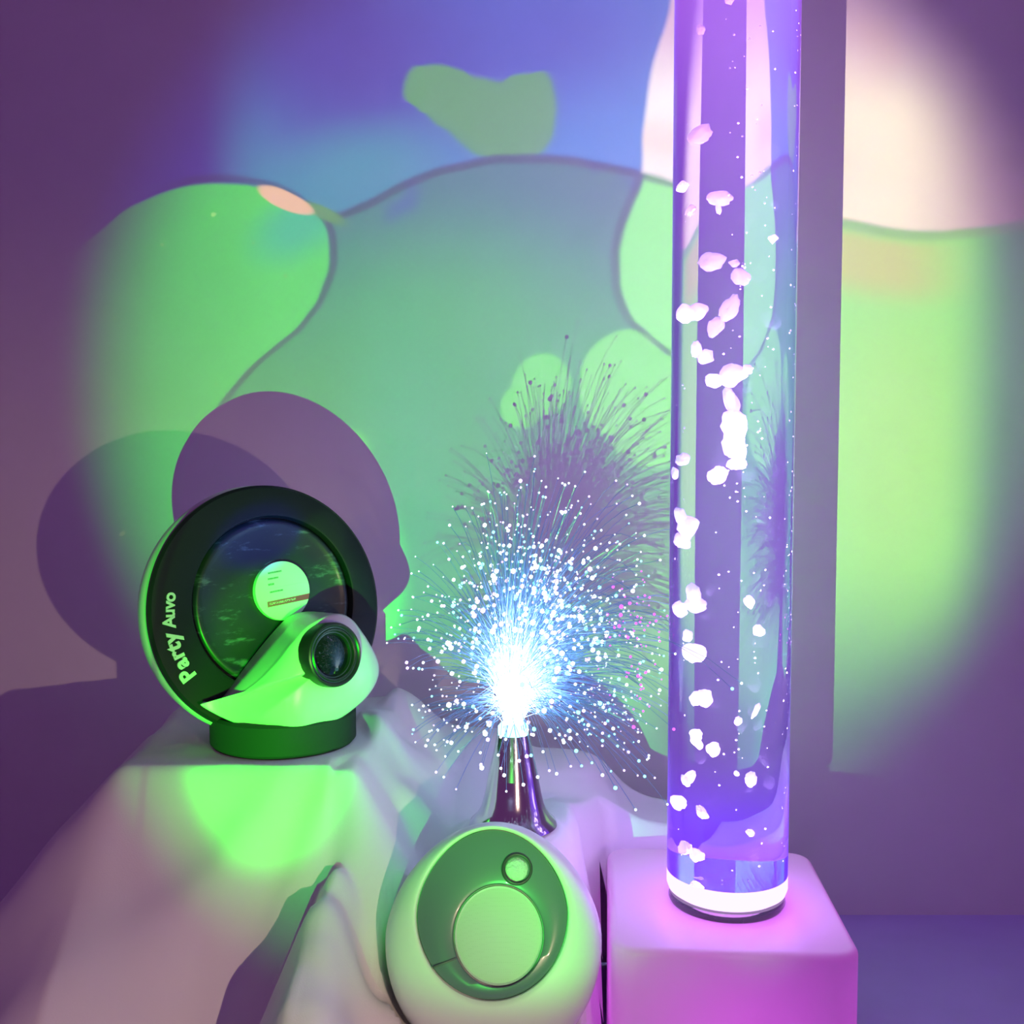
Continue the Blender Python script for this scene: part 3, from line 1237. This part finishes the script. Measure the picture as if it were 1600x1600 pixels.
# second boundary: blue oil above
Yup = yx([(60, 540), (150, 372), (210, 325), (300, 294), (420, 297), (500, 338), (560, 322), (640, 283), (740, 252), (830, 244), (930, 255), (1050, 282), (1150, 300), (1300, 330)])
dU = g.sub(PZn, Yup)
blue = g.mix(g.step(SX, S(380, 0)[0], S(1000, 0)[0]), col((0, 146, 182)), col((30, 150, 226)))
blue = g.mix(ell(740, 60, 330, 120, -8, 0.7), blue, col((40, 108, 200)))
blue = g.mix(ell(500, 40, 190, 150, 30, 0.8), blue, col((88, 84, 172)))
blue = g.mix(ell(560, 285, 130, 70, -15, 0.7), blue, col((40, 160, 180)))
blue = g.mix(g.step(SX, S(420, 0)[0], S(300, 0)[0]), blue, col((80, 66, 150)))
c = g.mix(g.mul(g.step(soft_n, 0.52, 0.60), g.mul(g.step(dU, -48, -20), 0.8)), c, col((62, 118, 178)))
mU = g.step(dU, -4, 5)
c = g.mix(mU, c, blue)
# heart
hm = polar(760, 175, [(640, 115), (665, 104), (690, 102), (722, 110), (748, 122), (775, 128), (800, 118), (830, 114), (858, 120), (868, 150), (869, 185), (862, 215), (846, 238), (815, 249), (780, 251), (745, 242), (715, 218), (680, 192), (650, 165), (632, 140)])
c = g.mix(g.mul(hm, mU), c, col((104, 174, 102)))
edge = g.m('ABSOLUTE', dU)
# left blob
Xl = xy([(440, 270), (455, 300), (484, 322), (504, 345), (515, 395), (505, 445), (480, 492), (430, 540), (368, 597), (327, 655), (305, 720), (296, 800), (290, 900), (282, 1000), (276, 1400)])
Yt = yx([(60, 440), (110, 400), (160, 358), (210, 320), (270, 296), (330, 287), (400, 291), (450, 305), (500, 338), (560, 400)])
dl = mn(g.sub(Xl, PXn), g.sub(Yt, PZn))
ml = g.step(dl, -3, 4)
lg = g.mix(g.step(SX, S(180, 0)[0], S(480, 0)[0]), col((84, 190, 74)), col((98, 232, 62)))
lg = g.mix(ell(468, 352, 70, 40, -30, 0.7), lg, col((58, 206, 150)))
lg = g.mix(g.step(SZ, S(0, 560)[1], S(0, 900)[1]), lg, col((86, 205, 84)))
lg = g.mix(g.mul(g.step(g.noise(PV, 0.05, 1), 0.74, 0.78), 0.8), lg, col((170, 240, 130)))
c = g.mix(ml, c, lg)
dl_edge = g.m('ABSOLUTE', g.add(dl, 5))
# right hand green
Xr = xy([(1012, 240), (1004, 280), (985, 330), (968, 385), (968, 430), (980, 480), (1012, 520), (1048, 548), (1110, 600), (1135, 700), (1140, 850), (1120, 980), (1060, 1060), (960, 1150), (880, 1300)])
Yp = yx([(900, 250), (1000, 268), (1100, 300), (1200, 325), (1310, 343), (1380, 356), (1450, 362), (1520, 358), (1600, 345), (1700, 330)])
dr = g.sub(PXn, Xr)
low = g.step(SZ, S(0, 640)[1], S(0, 950)[1], 5.0, 60.0)
mr = g.mul(g.step(g.div(dr, low), -1, 1), g.step(g.sub(PZn, Yp), 6, -3))
rg_ = g.mix(g.step(SX, S(1000, 0)[0], S(1320, 0)[0]), col((150, 255, 132)), col((150, 244, 112)))
rg_ = g.mix(ell(1390, 680, 110, 230, 0, 0.8), rg_, col((178, 248, 112)))
rg_ = g.mix(g.step(SX, S(1480, 0)[0], S(1600, 0)[0]), rg_, col((104, 160, 110)))
rg_ = g.mix(g.step(SZ, S(0, 850)[1], S(0, 1150)[1]), rg_, col((92, 150, 88)))
c = g.mix(mr, c, rg_)
# the two small ovals and the bright one beside the tube
o1 = mx_(ell(846, 602, 44, 50, 20, 0.10), ell(815, 636, 32, 34, 0, 0.12))
o2 = mx_(ell(975, 600, 70, 84, 12, 0.06), ell(1020, 640, 80, 90, 0, 0.08))
c = g.mix(o1, c, col((120, 240, 90)))
c = g.mix(o2, c, col((134, 246, 108)))
# thin dark outlines of the oil
lines = mx_(g.mul(g.step(g.m('ABSOLUTE', g.add(dU, 2)), 9, 2), g.step(SX, S(470, 0)[0], S(540, 0)[0])), g.mul(g.step(dl_edge, 8, 1), g.step(SX, S(200, 0)[0], S(300, 0)[0])))
lines = mx_(lines, g.mul(g.mul(g.step(g.m('ABSOLUTE', g.add(dr, 5)), 9, 2), g.mul(g.step(SZ, S(0, 600)[1], S(0, 540)[1]), g.step(SZ, S(0, 250)[1], S(0, 275)[1]))), 0.8))
c = g.mix(g.mul(lines, 0.55), c, col((60, 70, 80)))
# small bright slivers
c = g.mix(ell(508, 334, 34, 10, 28, 0.4), c, col((110, 170, 80)))
c = g.mix(ell(447, 313, 46, 14, 24, 0.16), c, col((250, 205, 165)))
# peach field upper right
Xp = xy([(1060, -60), (1048, 0), (1030, 65), (1014, 130), (1005, 200), (1002, 262), (1000, 400)])
dp = mn(g.sub(PXn, Xp), g.sub(PZn, Yp))
mp2 = g.step(dp, -4, 5)
pe = g.mix(g.step(SX, S(1040, 0)[0], S(1300, 0)[0]), col((255, 250, 240)), col((255, 240, 206)))
pe = g.mix(g.step(SX, S(1390, 0)[0], S(1600, 0)[0]), pe, col((176, 140, 150)))
pe = g.mix(g.mul(g.step(SZ, S(0, 190)[1], S(0, 10)[1]), 0.75), pe, col((200, 150, 190)))
pe = g.mix(g.mul(g.step(soft_n, 0.5, 0.7), 0.5), pe, col((236, 196, 176)))
vp = nt.nodes.new('ShaderNodeVectorMath')
vp.operation = 'SCALE'
nt.links.new(pe, vp.inputs[0])
vp.inputs['Scale'].default_value = 1.14
c = g.mix(mp2, c, vp.outputs[0])
# yellow under its edge
dy_ = g.sub(Yp, PZn)
yel = g.mul(g.mul(g.step(dy_, 4, 22), g.step(dy_, 100, 55)), g.mul(g.step(SX, S(1260, 0)[0], S(1330, 0)[0]), g.step(SX, S(1560, 0)[0], S(1400, 0)[0])))
c = g.mix(g.mul(yel, 0.85), c, col((218, 214, 118)))
pl = g.mul(g.step(g.m('ABSOLUTE', g.add(g.sub(PZn, Yp), 5)), 9, 2), g.step(SX, S(1200, 0)[0], S(1300, 0)[0]))
c = g.mix(g.mul(pl, 0.45), c, col((150, 150, 120)))
# green and blue patches added to tint the projector, wheel and sound machine
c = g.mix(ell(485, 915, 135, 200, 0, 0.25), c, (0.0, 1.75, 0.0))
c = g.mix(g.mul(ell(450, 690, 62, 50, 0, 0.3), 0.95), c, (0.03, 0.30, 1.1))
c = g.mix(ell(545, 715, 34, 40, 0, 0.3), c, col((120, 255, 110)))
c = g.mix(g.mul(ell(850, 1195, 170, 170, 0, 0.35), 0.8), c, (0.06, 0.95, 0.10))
# round field stop
fx0, fz0 = S(900, 600)
rx, rz = g.sub(SX, fx0), g.sub(SZ, fz0)
rr_ = g.m('SQRT', g.add(g.mul(rx, rx), g.mul(rz, rz)))
field = g.step(rr_, 815 * MM, 620 * MM)
field = g.mul(field, g.sub(1.0, g.mul(ell(690, 1310, 330, 240, 0, 0.5), 0.72)))  # dim patches added to darken the cloth, sound machine and plinth
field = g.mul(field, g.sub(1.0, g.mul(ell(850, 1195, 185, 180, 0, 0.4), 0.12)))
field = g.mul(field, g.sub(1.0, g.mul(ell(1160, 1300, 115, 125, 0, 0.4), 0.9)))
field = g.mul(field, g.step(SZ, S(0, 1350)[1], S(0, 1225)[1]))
field = g.mul(field, g.m('GREATER_THAN', g.mul(den, 1.0), -2.0))
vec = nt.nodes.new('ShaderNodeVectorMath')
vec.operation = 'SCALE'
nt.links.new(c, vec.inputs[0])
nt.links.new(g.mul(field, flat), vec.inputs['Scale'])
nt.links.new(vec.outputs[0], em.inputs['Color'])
em.inputs['Strength'].default_value = 1.0
